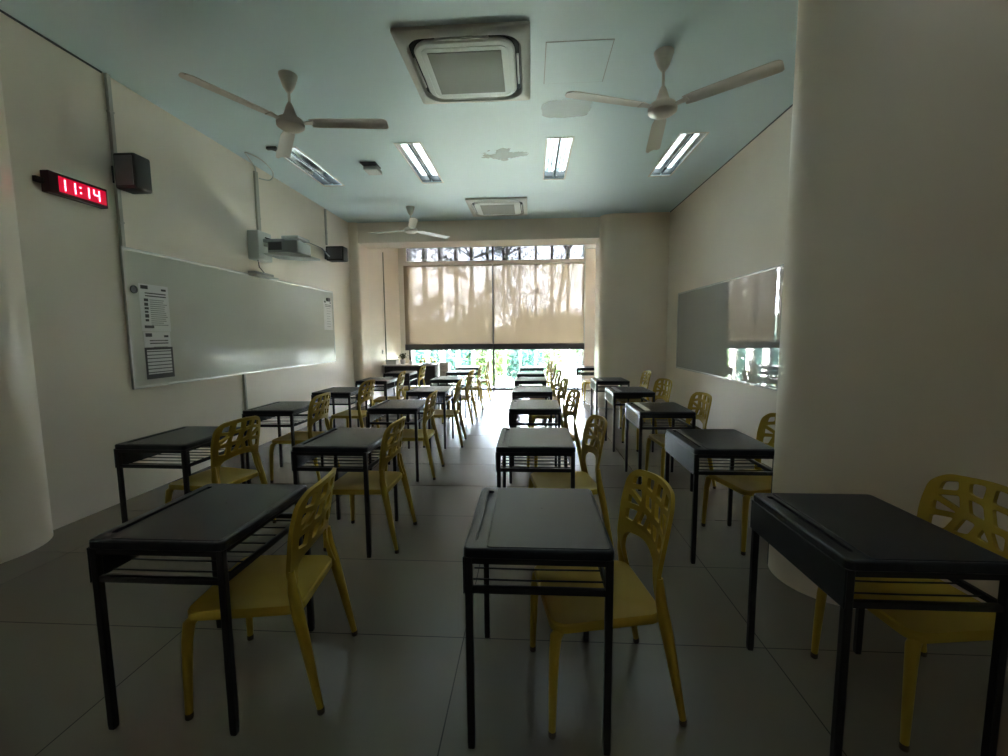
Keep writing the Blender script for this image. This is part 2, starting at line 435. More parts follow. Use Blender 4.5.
def shrub(loc, r, h, leafmat, n, seed, label):
    rr = random.Random(seed)
    t = empty('shrub', label, 'shrub', loc, group='shrubs outside the window')
    lv = bmesh.new(); st = bmesh.new()
    for k in range(9):
        a = rr.uniform(0, 2*PI); e = Vector((math.cos(a)*r*.7, math.sin(a)*r*.7, h*rr.uniform(.6, .95)))
        tube(st, [(0, 0, 0), e*.5+Vector((0, 0, h*.1)), e], [.02, .014, .005], 5)
    for i in range(n):
        while True:
            p = Vector((rr.uniform(-1, 1), rr.uniform(-1, 1), rr.uniform(0, 1)))
            if p.x**2+p.y**2+(p.z*2-1)**2 < 1.05: break
        leaf(lv, Vector((p.x*r, p.y*r, p.z*h)), .085*rr.uniform(.6, 1.4), rr)
    link('stems', st, M['bark'], t); link('foliage', lv, leafmat, t)
shrub((-4.6, 15.2, -.5), .9, 1.7, M['leaf_b'], 3000, 11, 'blue-green shrub outside, behind the teacher desk')
shrub((-3.1, 15.8, -.5), 1.0, 1.9, M['leaf_b'], 3000, 12, 'blue-green shrub outside, second from the left under the left blind')
shrub((-1.7, 16.4, -.5), .9, 2.1, M['leaf_y'], 3000, 13, 'yellow-green shrub outside, left of the dark bar between the blinds')
shrub((-.4, 17.5, -.5), 1.0, 1.6, M['leaf_b'], 3000, 14, 'low blue-green shrub outside, right of the dark bar between the blinds')
shrub((.7, 20.0, -.5), 1.1, 2.2, M['leaf_y'], 3000, 15, 'yellow-green shrub outside beyond the middle row of desks')
shrub((2.6, 16.5, -.5), .9, 1.7, M['leaf_b'], 3000, 16, 'blue-green shrub outside at the right end of the window')

# ------------------------------------------------------------------ school desks
DW, DL, DH = .494, .584, .72
def make_desk():
    t = empty('school_desk', '', 'desk')
    bm = bmesh.new()
    x0, x1, y0, y1 = -DW/2, DW/2, -DL/2, DL/2
    def rl(ins, r, z): return [(x, y, z) for x, y in rrect(x0+ins, x1-ins, y0+ins, y1-ins, r, 5)]
    hole = rrect(x0+.036, x0+.060, y0+.06, y1-.05, .006, 3)
    L = loft(bm, [rl(.004, .022, .686), rl(0, .024, .690), rl(0, .024, .713), rl(.0025, .023, .718), rl(.007, .02, .72)], cap1=False)
    top = [(v.co.x, v.co.y) for v in L[-1]]
    tris = tessellate_polygon([[Vector((x, y, 0)) for x, y in top], [Vector((x, y, 0)) for x, y in hole]])
    hv = [bm.verts.new((x, y, .72)) for x, y in hole]; allv = L[-1]+hv
    for q in tris:
        try: bm.faces.new([allv[i] for i in q])
        except ValueError: pass
    hb = [bm.verts.new((x, y, .710)) for x, y in hole]; n = len(hole)
    for k in range(n): bm.faces.new((hv[k], hv[(k+1) % n], hb[(k+1) % n], hb[k]))
    bm.faces.new(hb)
    # raised working area beside the groove, and the moulding point in the middle
    rw = rrect(x0+.075, x1-.010, y0+.010, y1-.010, .016, 4)
    rw2 = rrect(x0+.079, x1-.014, y0+.014, y1-.014, .014, 4)
    loft(bm, [[(x, y, .7195) for x, y in rw], [(x, y, .7225) for x, y in rw2]], cap0=False)
    lathe(bm, [(.006, .722), (.005, .7236), (.002, .7238)], 12, .02, .05)
    link('desktop', bm, M['desk_plastic'], t)
    for sx in (-1, 1):
        for sy in (-1, 1):
            bm = bmesh.new(); lx, ly = sx*(DW/2-.017), sy*(DL/2-.017)
            sq = rrect(lx-.0125, lx+.0125, ly-.0125, ly+.0125, .004, 2)
            sq2 = rrect(lx-.0115, lx+.0115, ly-.0115, ly+.0115, .004, 2)
            loft(bm, [[(x, y, 0.0) for x, y in sq2], [(x, y, .02) for x, y in sq], [(x, y, .687) for x, y in sq]])
            link('leg', bm, M['desk_metal'], t)
    bm = bmesh.new(); box(bm, -DW/2-.0015, -DW/2+.0042, -DL/2+.003, DL/2-.003, .562, .690, .003)
    link('front_panel', bm, M['desk_plastic'], t)
    bm = bmesh.new()
    for sy in (-1, 1): box(bm, -DW/2+.028, DW/2-.028, sy*(DL/2-.017)-.009, sy*(DL/2-.017)+.009, .562, .584, .002)
    box(bm, DW/2-.026, DW/2-.010, -DL/2+.028, DL/2-.028, .562, .584, .002)
    for k in range(7):
        y = -DL/2+.075+k*(DL-.15)/6
        tube(bm, [(-DW/2+.018, y, .574), (0, y, .572), (DW/2-.018, y, .574)], .0032, 8)
    link('wire_shelf', bm, M['desk_metal'], t, True)
    bm = bmesh.new()
    for sy in (-1, 1): box(bm, -DW/2+.028, DW/2-.028, sy*(DL/2-.017)-.009, sy*(DL/2-.017)+.009, .664, .686, .002)
    for sx in (-1, 1): box(bm, sx*(DW/2-.017)-.009, sx*(DW/2-.017)+.009, -DL/2+.028, DL/2-.028, .668, .686, .002)
    link('top_frame', bm, M['desk_metal'], t)
    return t

# ------------------------------------------------------------------ yellow chairs
def make_chair():
    t = empty('yellow_chair', '', 'chair')
    # seat: dished rounded square with a turned-down lip
    bm = bmesh.new()
    def sl(ins, z, dish=0):
        l = rrect(-.232+ins, .185-ins, -.212+ins, .212-ins, .050-ins*.3, 6)
        return [(x, y*(1-.12*max(0, x)/.2), z+dish) for x, y in l]
    loft(bm, [sl(.012, .380), sl(0, .383), sl(0, .408), sl(.006, .415), sl(.05, .411), sl(.11, .404)])
    link('seat', bm, M['yellow'], t, True)
    # legs
    for sy in (-1, 1):
        bm = bmesh.new()
        pts = [(-.232, sy*.213, .016), (-.229, sy*.209, .15), (-.224, sy*.203, .30), (-.216, sy*.196, .365), (-.192, sy*.185, .390), (-.15, sy*.170, .395)]
        tube(bm, pts, [.0125, .0155, .0185, .021, .018, .010], 12); lg = link('leg', bm, M['yellow'], t, True)
        bm = bmesh.new(); lathe(bm, [(.012, 0), (.0138, .003), (.0135, .020), (.0125, .024)], 12, -.232, sy*.213); link('foot_cap', bm, M['cap'], lg, True)
        bm = bmesh.new()
        pts = [(.250, sy*.215, .016), (.226, sy*.209, .14), (.200, sy*.202, .28), (.178, sy*.196, .39), (.163, sy*.192, .47), (.158, sy*.189, .55)]
        tube(bm, pts, [.0125, .016, .020, .0225, .019, .012], 12); lg = link('leg', bm, M['yellow'], t, True)
        bm = bmesh.new(); lathe(bm, [(.012, 0), (.0138, .003), (.0135, .020), (.0125, .024)], 12, .250, sy*.215); link('foot_cap', bm, M['cap'], lg, True)
    # backrest: (u across, v up) outline with pierced lattice, then bent
    out = [(-.200, .40), (-.168, .40), (-.156, .50), (-.138, .575), (0, .602), (.138, .575), (.156, .50), (.168, .40), (.200, .40),
           (.196, .56), (.207, .70), (.197, .800), (.150, .842), (0, .856), (-.150, .842), (-.197, .800), (-.207, .70), (-.196, .56)]
    outer = roundpoly(out, [.004, .006, .02, .04, .06, .04, .02, .006, .004, .05, .05, .05, .06, .08, .06, .05, .05, .05], 5)
    H = [
        [(-.165, .775), (-.100, .765), (-.092, .835), (-.150, .824)],
        [(-.070, .770), (-.008, .775), (-.008, .846), (-.062, .842)],
        [(.018, .775), (.070, .785), (.078, .840), (.018, .846)],
        [(.098, .785), (.165, .765), (.158, .815), (.105, .834)],
        [(-.170, .755), (-.172, .690), (-.100, .745)],
        [(-.170, .665), (-.110, .672), (-.085, .740)],
        [(-.078, .750), (-.092, .675), (-.035, .675), (-.012, .755)],
        [(.012, .750), (-.008, .680), (.050, .690), (.068, .762)],
        [(.092, .765), (.078, .695), (.168, .740)],
        [(.082, .675), (.168, .660), (.170, .715)],
        [(-.172, .640), (-.170, .575), (-.118, .570), (-.108, .648)],
        [(-.085, .650), (-.092, .580), (-.060, .585), (-.028, .650)],
        [(-.040, .590), (.010, .595), (-.004, .650)],
        [(.018, .655), (.036, .590), (.088, .580), (.064, .665)],
        [(.088, .650), (.112, .575), (.168, .572), (.170, .632)],
    ]
    H = [[(u, .602+(v-.548)*.776) for u, v in h] for h in H]
    H = [[(a*.90+sum(p[0] for p in h)/len(h)*.10, b*.92+sum(p[1] for p in h)/len(h)*.08) for a, b in h] for h in H]
    loops = [outer]+[roundpoly(h, .010, 3) for h in H]
    bm = bmesh.new(); fill_with_holes(bm, loops, 0)
    for k in range(-9, 10):
        bmesh.ops.bisect_plane(bm, geom=bm.verts[:]+bm.edges[:]+bm.faces[:], plane_co=(k*.021, 0, 0), plane_no=(1, 0, 0))
    for k in range(12):
        bmesh.ops.bisect_plane(bm, geom=bm.verts[:]+bm.edges[:]+bm.faces[:], plane_co=(0, .43+k*.038, 0), plane_no=(0, 1, 0))
    bmesh.ops.remove_doubles(bm, verts=bm.verts, dist=.0001)
    for v in bm.verts:
        u, w = v.co.x, v.co.y
        x = .176-.034*math.sin(min(1, max(0, (w-.40)/.17))*PI/2)+ .052*max(0, (w-.55)/.30)**1.2
        x += .040*max(0, min(1, (w-.48)/.14))*(1-(u/.205)**2)
        v.co = Vector((x, u, w))
    bmesh.ops.recalc_face_normals(bm, faces=bm.faces)
    g = bmesh.ops.extrude_face_region(bm, geom=list(bm.faces))
    bmesh.ops.translate(bm, vec=(.015, 0, -.003), verts=[v for v in g['geom'] if isinstance(v, bmesh.types.BMVert)])
    o = link('backrest', bm, M['yellow'], t, True)
    return t

desk0 = make_desk(); chair0 = make_chair()
ORD = ['first', 'second', 'third', 'fourth', 'fifth', 'sixth', 'seventh']
ROWS = {
 'A': ('whiteboard-wall row', {
   2: (-2.473, 2.916, -1, .24, 0, -9), 3: (-2.474, 4.191, 0, .19, 0, 0), 4: (-2.463, 5.476, 0, .18, 0, -6),
   5: (-2.450, 6.815, 0, .20, 0, 4), 6: (-2.47, 8.15, 0, .22, .05, 0)}),
 'B': ('second row from the whiteboard wall', {
   1: (-1.291, 1.643, 0, .228, .01, 6), 2: (-1.262, 2.893, -1, .14, 0, -1), 3: (-1.328, 4.332, 0, .13, 0, 0), 4: (-1.297, 5.559, 0, .17, 0, 3),
   5: (-1.332, 6.995, 0, .17, 0, -3), 6: (-1.334, 8.312, 0, .17, 0, 2), 7: (-1.344, 9.438, 0, .22, .1, 0)}),
 'C': ('third row from the whiteboard wall', {
   1: (.024, 1.640, 0, .245, .02, 9), 2: (.030, 2.926, 0, .22, 0, 8), 3: (.038, 4.321, 0, .20, 0, 10), 4: (.018, 5.532, 0, .21, 0, 6),
   5: (.001, 6.827, 0, .24, 0, 4), 6: (.007, 7.909, 0, .22, 0, 4), 7: (.028, 9.312, 0, .20, 0, 8)}),
 'D': ('right-wall row', {
   1: (1.210, 1.617, 0, .27, .04, 4), 2: (1.228, 2.908, 0, .31, .10, 12), 3: (1.210, 4.168, 0, .20, 0, 4), 4: (1.225, 5.480, 0, .24, 0, 12),
   5: (1.205, 6.728, 0, .36, 0, 2), 6: (1.195, 9.320, 0, .16, 0, 0)}),
}
EXTRA = {'B1': 'nearest the camera at lower left', 'C1': 'nearest the camera, with a pen groove facing left', 'D1': 'nearest the camera in front of the round pier',
         'A2': 'below the printed notices', 'D2': 'partly hidden by the round pier', 'D3': 'with a white sheet on its panel', 'D6': 'alone in the window bay'}
first_d = first_c = True
for key, (rowname, items) in ROWS.items():
    idx = sorted(items)
    for i in idx:
        x, y, rz, cdx, cdy, crz = items[i]
        k = key+str(i)
        pos = 'closest to camera' if i == idx[0] else ('closest to the window' if i == idx[-1] else ORD[i-idx[0]]+' from camera')
        what = {'D3': 'black desk with a white sheet on its panel', 'D4': 'black desk with a white sheet on its panel', 'D5': 'black desk with a white sheet on its panel',
                'C1': 'black desk showing its pen groove'}.get(k, 'black school desk with wire shelf')
        lab = f'{what}, {pos}, {rowname}'
        g = 'black school desks in rows'
        if first_d:
            desk0.location = (x, y, 0); desk0.rotation_euler.z = R(rz); desk0['label'] = lab; desk0['group'] = g; first_d = False
        else: dup(desk0, (x, y, 0), R(rz), lab, g)
        if cdx is None: continue
        lab = f'yellow lattice-back chair, {pos}, {rowname}'
        g = 'yellow plastic chairs at the desks'
        loc = (x+cdx, y+cdy, 0)
        if first_c:
            chair0.location = loc; chair0.rotation_euler.z = R(crz); chair0['label'] = lab; chair0['group'] = g; first_c = False
        else: dup(chair0, loc, R(crz), lab, g)

# sheets taped to the panels and tops of three desks in the right row
for x, y, nm in ((1.210, 4.168, 'second from the round pier'), (1.225, 5.480, 'third from the round pier'), (1.205, 6.728, 'fourth from the round pier')):
    bm = bmesh.new(); px = x-DW/2-.002
    box(bm, px-.0005, px+.0005, y-.24, y+.24, .568, .684)
    o = one('paper_sheet', bm, M['paper'], f'white printed sheet taped over the front panel of the desk {nm}', 'paper', 'white sheets taped on desk panels')
    bm = bmesh.new()
    for r in range(5): box(bm, px-.0012, px-.0004, y-.15+.02*(r % 2), y+.14, .59+r*.018, .594+r*.018)
    link('printing', bm, M['grey_print'], o)
    bm = bmesh.new(); box(bm, x-DW/2+.068, x-DW/2+.12, y-.22, y+.24, .7226, .7235)
    one('paper_strip', bm, M['paper'], f'white paper strip lying beside the pen groove of the desk {nm}', 'paper', 'white paper strips on desk tops')

# ------------------------------------------------------------------ teacher desk corner
t = empty('teacher_desk', 'long dark-panelled teacher desk with a pale top in the corner of the window bay', 'desk', (-2.72, 9.95, 0))
bm = bmesh.new(); box(bm, -.63, .60, -.30, .30, .725, .755, .006); link('desktop', bm, M['wood'], t)
bm = bmesh.new(); box(bm, -.59, .56, -.27, -.25, .28, .725, .003); link('front_panel', bm, M['deskpanel'], t)
for sx in (-.59, .54):
    bm = bmesh.new(); box(bm, sx, sx+.03, -.25, .27, 0, .725, .003); link('side_panel', bm, M['deskpanel'], t)
dup(chair0, (-2.55, 10.50, 0), R(90), 'yellow chair behind the teacher desk, facing the room', 'yellow plastic chairs at the desks')
bm = bmesh.new(); box(bm, -.12, .12, -.10, .10, 0, .10, .004)
o = one('storage_box', bm, M['paper'], 'white box at the wall end of the teacher desk', 'box', loc=(-3.18, 9.85, .755))
bm = bmesh.new(); box(bm, -.125, .125, -.105, .105, .085, .105, .003); link('lid', bm, M['palegrey'], o)
t = empty('potted_plant', 'small dark-leaved plant in a white pot on the teacher desk', 'plant', (-2.93, 9.85, .755))
bm = bmesh.new(); lathe(bm, [(.04, 0), (.05, .01), (.06, .10), (.055, .11), (.05, .10)], 20); link('pot', bm, M['paper'], t, True)
bm = bmesh.new(); rr = random.Random(5)
for k in range(9):
    a = k*.7; tube(bm, [(0, 0, .09), (.03*math.cos(a), .03*math.sin(a), .16), (.07*math.cos(a), .07*math.sin(a), .21)], [.004, .003, .002], 5)
link('stems', bm, M['bark'], t)
bm = bmesh.new()
for k in range(140): leaf(bm, Vector((rr.gauss(0, .04), rr.gauss(0, .04), rr.uniform(.14, .25))), .025, rr)
link('leaves', bm, M['leaf'], t)
bm = bmesh.new(); lathe(bm, [(.035, 0), (.038, .005), (.036, .10), (.033, .10), (.03, .02)], 20)
one('cup', bm, M['paper'], 'white cup beside the potted plant on the teacher desk', 'cup', loc=(-2.74, 9.82, .755), smooth=True)
bm = bmesh.new()
for k in range(6): box(bm, -.10+.002*k, .10+.002*k, -.14, .14, k*.004, k*.004+.0036)
one('paper_stack', bm, M['paper'], 'low stack of white papers on the teacher desk by the window side', 'papers', loc=(-2.35, 9.85, .755))
# white ribbed column rack right of the teacher desk
t = empty('drawer_tower', 'narrow white drawer tower standing right of the teacher desk', 'drawers', (-1.98, 10.0, 0))
bm = bmesh.new(); box(bm, -.10, .10, -.16, .16, 0, .78, .006); link('body', bm, M['paper'], t)
for k in range(5):
    bm = bmesh.new(); box(bm, -.088, .088, -.170, -.158, .05+k*.145, .175+k*.145, .004); d = link('drawer', bm, M['palegrey'], t)
    bm = bmesh.new(); box(bm, -.03, .03, -.180, -.168, .12+k*.145, .132+k*.145, .002); link('handle', bm, M['grey'], d)

# ------------------------------------------------------------------ whiteboards
def board(label, x, y0, y1, z0, z1, face, surf):
    # face = +1 looks to +x, -1 looks to -x
    t = empty('whiteboard', label, 'whiteboard', (x, (y0+y1)/2, z0))
    h = (y1-y0)/2; H = z1-z0
    X = lambda a, b: (min(a*face, b*face), max(a*face, b*face))
    bm = bmesh.new(); box(bm, *X(0, .016), -h+.005, h-.005, .005, H-.005); link('writing_surface', bm, M[surf], t)
    bm = bmesh.new()
    box(bm, *X(0, .024), -h, h, 0, .022, .003); box(bm, *X(0, .024), -h, h, H-.022, H, .003)
    box(bm, *X(0, .024), -h, -h+.022, .02, H-.02, .003); box(bm, *X(0, .024), h-.022, h, .02, H-.02, .003)
    link('frame', bm, M['alu'], t)
    return t
board('long glossy whiteboard with printed notices at its ends under the projector', XL+.001, 3.63, 7.66, .955, 2.20, 1, 'board')
board('glossy whiteboard on the right wall mirroring the window, cut off by the round pier', XR-.001, 3.30, 7.68, .82, 2.088, -1, 'glassboard')

def notice(name, y0, y1, z0, z1, label, rows, dark_border=False, heading=True, side=False, x=XL+.0195):
    bm = bmesh.new(); box(bm, x-.0005, x+.0006, y0, y1, z0, z1)
    o = one(name, bm, M['paper'], label, 'notice', 'printed notices on the left whiteboard')
    pr = bmesh.new(); X0, X1 = x+.0007, x+.0012
    W = y1-y0; H = z1-z0; rr = random.Random(int(y0*100+z0*10))
    if dark_border:
        bb = .022
        box(pr, X0, X1, y0, y0+bb, z0, z1); box(pr, X0, X1, y1-bb, y1, z0, z1)
        box(pr, X0, X1, y0, y1, z1-bb, z1); box(pr, X0, X1, y0, y1, z0, z0+bb*2)
        for k in range(rows):
            zz = z0+bb*2+(H-bb*3)*(k+.5)/rows
            box(pr, X0, X1, y0+bb, y1-bb, zz-.004, zz+.004)
    else:
        if heading:
            box(pr, X0, X1, y0+.02, y0+W*.30, z1-.045, z1-.012); box(pr, X0, X1, y1-W*.25, y1-W*.08, z1-.05, z1-.03)
            box(pr, X0, X1, y0+.06, y1-.03, z1-.085, z1-.075); box(pr, X0, X1, y0+.06, y1-.03, z1-.11, z1-.10)
        if side:
            zz = z1-.13
            while zz > z0+.09:
                hh = rr.uniform(.018, .035); box(pr, X0, X1, y0+.045, y0+.075+rr.uniform(0, .015), zz-hh, zz); zz -= hh+.012
            box(pr, X0, X1, y0+.03, y0+.13, z0+.03, z0+.055)
        g2 = bmesh.new()
        for k in range(rows):
            zz = z1-.14-(H-.20)*k/max(1, rows-1)
            box(g2, X0, X1, y0+W*.33, y0+W*rr.uniform(.75, .94), zz-.0035, zz+.0035)
        link('text_lines', g2, M['grey_print'], o)
    link('printing', pr, M['print'], o)
    return o
notice('notice', 3.765, 4.085, 1.47, 1.90, 'tall printed notice with bold side writing at the left end of the whiteboard', 13, side=True)
notice('notice', 3.775, 4.07, 1.325, 1.465, 'short white notice below the tall notice on the whiteboard', 2)
notice('timetable', 3.772, 4.085, 1.03, 1.322, 'black bordered timetable of striped rows, lowest of the whiteboard notices', 7, dark_border=True)
notice('notice', 7.29, 7.60, 1.52, 2.03, 'white sheet clipped to the far right end of the whiteboard', 8, heading=True)
t = empty('binder_clip', 'dark clip holding the sheet at the far right corner of the whiteboard', 'clip', (XL+.022, 7.44, 2.04))
bm = bmesh.new(); box(bm, 0, .03, -.05, .05, -.03, .03, .004); link('jaw', bm, M['black'], t)
bm = bmesh.new()
for s in (-1, 1): tube(bm, [(.015, s*.02, .025), (.02, s*.035, .07), (.02, s*.01, .09)], .004, 6)
link('handle', bm, M['alu'], t)
bm = bmesh.new()
lathe(bm, [(.035, 0), (.035, .010), (.024, .012), (.020, .006)], 24)
bmesh.ops.rotate(bm, cent=(0, 0, 0), matrix=Matrix.Rotation(R(90), 3, 'Y'), verts=bm.verts)
one('magnet', bm, M['darkgrey'], 'small dark ring magnet beside the tall notice on the whiteboard', 'magnet', smooth=True, loc=(XL+.019, 3.715, 1.84))

# ------------------------------------------------------------------ wall clock, speakers, conduits
t = empty('digital_clock', 'red LED digital clock showing 11:14 on the left wall', 'clock', (XL, 3.285, 2.547))
bm = bmesh.new(); box(bm, .0, .065, -.222, .222, -.077, .077, .006); link('case', bm, M['clockcase'], t)
bm = bmesh.new(); box(bm, .064, .067, -.154, .207, -.056, .056); link('display_window', bm, M['ledback'], t)
bm = bmesh.new(); box(bm, .0, .03, -.275, -.22, -.02, .02, .004); link('side_bracket', bm, M['black'], t)
SEG = {'1': 'bc', '4': 'fgbc'}
def digit(ch, yc):
    bm = bmesh.new(); w, h, k = .021, .042, .0058
    P = {'a': ((-w, h), (w, h)), 'b': ((w, 0), (w, h)), 'c': ((w, -h), (w, 0)), 'd': ((-w, -h), (w, -h)), 'e': ((-w, -h), (-w, 0)), 'f': ((-w, 0), (-w, h)), 'g': ((-w, 0), (w, 0))}
    for s in SEG[ch]:
        (a, b), (c, d) = P[s]
        box(bm, .067, .0695, yc+min(a, c)-k+(k*1.3 if a != c else 0), yc+max(a, c)+k-(k*1.3 if a != c else 0), min(b, d)+(.0015 if b != d else -k), max(b, d)-(.0015 if b != d else -k), .001, 1)
    link('digit', bm, M['led'], t)
digit('1', -.132); digit('1', -.059); digit('1', .045); digit('4', .128)
bm = bmesh.new()
for z in (-.02, .02): box(bm, .067, .0695, -.004, .008, z-.006, z+.006)
link('colon', bm, M['led'], t)

def speaker(label, x, y, z, sx, sy, sz, rz):
    t = empty('wall_speaker', label, 'speaker', (x, y, z), rz, group='black speakers on the left wall')
    bm = bmesh.new(); box(bm, .04, .04+sx, -sy/2, sy/2, -sz/2, sz/2, .018, 3); link('cabinet', bm, M['black'], t, True)
    bm = bmesh.new(); box(bm, .04+sx*.1, .04+sx*.92, -sy/2-.008, -sy/2+.004, -sz/2+.025, sz/2-.025, .006); link('grille', bm, M['darkgrey'], t)
    bm = bmesh.new(); box(bm, -.002, .012, -.06, .06, -.09, .05, .003); tube(bm, [(.01, 0, 0), (.07, 0, 0)], .016, 10); link('bracket', bm, M['black'], t)
    return t
speaker('large black speaker beside the red clock on the left wall', XL, 3.69, 2.81, .19, .17, .29, 0)
speaker('small black speaker near the far left corner above the whiteboard', XL, 7.52, 2.82, .31, .20, .24, 0)

def conduit(label, y, z0, z1, w=.04):
    bm = bmesh.new(); box(bm, XL, XL+.028, y-w/2, y+w/2, z0, z1, .003)
    o = one('cable_trunking', bm, M['conduit'], label, 'trunking', 'grey cable trunking on the left wall')
    bm = bmesh.new()
    z = z0+.2
    while z < z1:
        box(bm, XL, XL+.030, y-w/2-.006, y+w/2+.006, z-.008, z+.008, .002); z += .9
    link('clip', bm, M['conduit'], o)
conduit('vertical grey trunking from the ceiling to the near end of the whiteboard', 3.655, 2.20, CZ, .035)
conduit('vertical grey trunking rising from the projector box', 5.62, 2.74, 3.52, .06)
conduit('thin vertical trunking above the small far speaker', 7.53, 2.98, CZ-.02, .035)
conduit('vertical trunking from the whiteboard down to the floor behind the desks', 5.13, .0, .955, .03)
bm = bmesh.new(); box(bm, XL, XL+.02, 3.63, 3.665, 2.16, 2.21); 
bm.free()
bm = bmesh.new(); box(bm, BXL, BXL+.02, 9.95, 9.975, 0, 3.3, .002)
one('bay_trunking', bm, M['conduit'], 'thin vertical trunking on the bay wall above the potted plant', 'trunking')
bm = bmesh.new(); box(bm, 0, .012, -.045, .045, -.045, .045, .004)
o = one('wall_socket', bm, M['paper'], 'small white socket low on the bay wall by the teacher desk', 'socket', loc=(BXL, 9.75, 1.05))
bm = bmesh.new(); box(bm, .011, .016, -.015, .015, -.02, .02, .002); link('switch', bm, M['palegrey'], o)
bm = bmesh.new()
def spline(P, n=6):
    P = [Vector(p) for p in P]; out = []
    for i in range(len(P)-1):
        a, b, c, d = P[max(i-1, 0)], P[i], P[i+1], P[min(i+2, len(P)-1)]
        for k in range(n):
            t = k/n; out.append(.5*((2*b)+(c-a)*t+(2*a-5*b+4*c-d)*t*t+(3*b-a-3*c+d)*t**3))
    return out+[P[-1]]
tube(bm, spline([(XL+.02, 5.62, 3.52), (XL+.04, 5.56, 3.56), (XL+.10, 5.36, 3.588), (XL+.16, 5.22, 3.592), (XL+.24, 5.40, 3.57), (XL+.22, 5.66, 3.52), (XL+.12, 5.76, 3.46), (XL+.03, 5.66, 3.45)]), .007, 8)
one('cable', bm, M['palegrey'], 'loose loop of cable where the projector trunking meets the ceiling', 'cable', smooth=True)

# wall projector
t = empty('projector', 'grey short-throw projector on a wall arm above the whiteboard', 'projector', (XL, 5.52, 2.55))
bm = bmesh.new(); box(bm, .0, .15, -.14, .14, -.17, .19, .012); link('wall_box', bm, M['palegrey'], t)
bm = bmesh.new(); box(bm, .14, .62, -.05, .02, .055, .095, .006); box(bm, .14, .60, -.04, .01, .005, .03, .004); link('arm', bm, M['grey'], t)
bm = bmesh.new(); box(bm, .27, .66, -.17, .17, -.10, .05, .015, 3); b = link('body', bm, M['grey'], t, True)
bm = bmesh.new(); box(bm, .29, .46, -.174, -.168, -.07, .03, .004); link('vent', bm, M['darkgrey'], b)
bm = bmesh.new(); box(bm, .44, .66, -.14, .15, .075, .11, .008); link('mount_plate', bm, M['palegrey'], t)
bm = bmesh.new()
loft(bm, [[(.22, -.17, -.12), (.22, .17, -.12), (.22, .17, -.10), (.22, -.17, -.10)], [(.55, -.19, -.15), (.55, .19, -.15), (.55, .19, -.10), (.55, -.19, -.10)], [(.80, -.12, -.16), (.80, .12, -.16), (.80, .12, -.14), (.80, -.12, -.14)]])
link('tray', bm, M['palegrey'], t)
bm = bmesh.new()
tube(bm, [(.15, 0, .12), (.25, .02, .09), (.34, -.03, .03)], .008, 8); tube(bm, [(.10, -.1, -.17), (.10, -.08, -.26), (.08, .06, -.32), (.03, .2, -.34)], .006, 8)
link('cables', bm, M['black'], t, True)
for s in (.10, .14):
    bm = bmesh.new(); tube(bm, [(.60, s-.05, .10), (.78, s+.1, .02), (.90, s+.05, -.10)], .004, 6); link('stay_wire', bm, M['grey'], t, True)
t = empty('board_sensor', 'slim grey sensor bar on the top edge of the whiteboard below the projector', 'sensor', (XL, 5.55, 2.22))
bm = bmesh.new(); box(bm, .0, .10, -.20, .20, -.02, .015, .006); link('body', bm, M['grey'], t)
bm = bmesh.new(); box(bm, .02, .14, -.22, .24, -.045, -.025, .005); link('lower_bar', bm, M['palegrey'], t)

# ------------------------------------------------------------------ ceiling things
def fan(label, x, y, ang, hubz):
    t = empty('ceiling_fan', label, 'ceiling fan', (x, y, CZ), group='white ceiling fans')
    h = hubz-CZ
    bm = bmesh.new(); lathe(bm, [(.075, 0), (.072, -.02), (.045, -.10), (.022, -.135), (.018, -.14)], 24); link('canopy', bm, M['fan'], t, True)
    bm = bmesh.new(); tube(bm, [(0, 0, -.12), (0, 0, h+.10)], .011, 12); link('down_rod', bm, M['fan'], t, True)
    bm = bmesh.new(); lathe(bm, [(.016, h+.16), (.030, h+.13), (.045, h+.08), (.062, h+.045), (.10, h+.025), (.112, h), (.110, h-.03), (.08, h-.05), (.03, h-.058)], 28)
    link('motor_housing', bm, M['fan_hub'], t, True)
    for k in range(3):
        a = R(ang+120*k); ca, sa = math.cos(a), math.sin(a)
        bm = bmesh.new()
        loops = []
        for r_, w, z in ((.17, .045, 0), (.24, .058, 0), (.5, .062, -.002), (.78, .066, -.006), (.805, .060, -.007), (.82, .040, -.007)):
            q = []
            for (s, dz) in ((-1, .010), (-.3, .014), (.4, .006), (1, -.010), (1, -.014), (.4, .002), (-.3, .010), (-1, .006)):
                q.append((r_*ca-s*w*sa, r_*sa+s*w*ca, h+z+dz))
            loops.append(q)
        loft(bm, loops)
        bl = link('blade', bm, M['fan'], t, True)
        bm = bmesh.new()
        loops = [[(r_*ca-s*w*sa, r_*sa+s*w*ca, h+dz+zz) for s, dz in ((-1, -.003), (1, -.003), (1, .003), (-1, .003))] for r_, w, zz in ((.095, .022, -.005), (.15, .026, 0), (.20, .040, 0))]
        loft(bm, loops); link('blade_iron', bm, M['fan'], bl)
    return t
fan('white ceiling fan above the red clock wall, left of the large air conditioner', -2.03, 3.78, 4.4, 3.215)
fan('white ceiling fan right of the large air conditioner', 1.045, 3.71, -40, 3.185)
fan('small-looking white ceiling fan in front of the window beam', -2.05, 7.6, 49, 3.215)

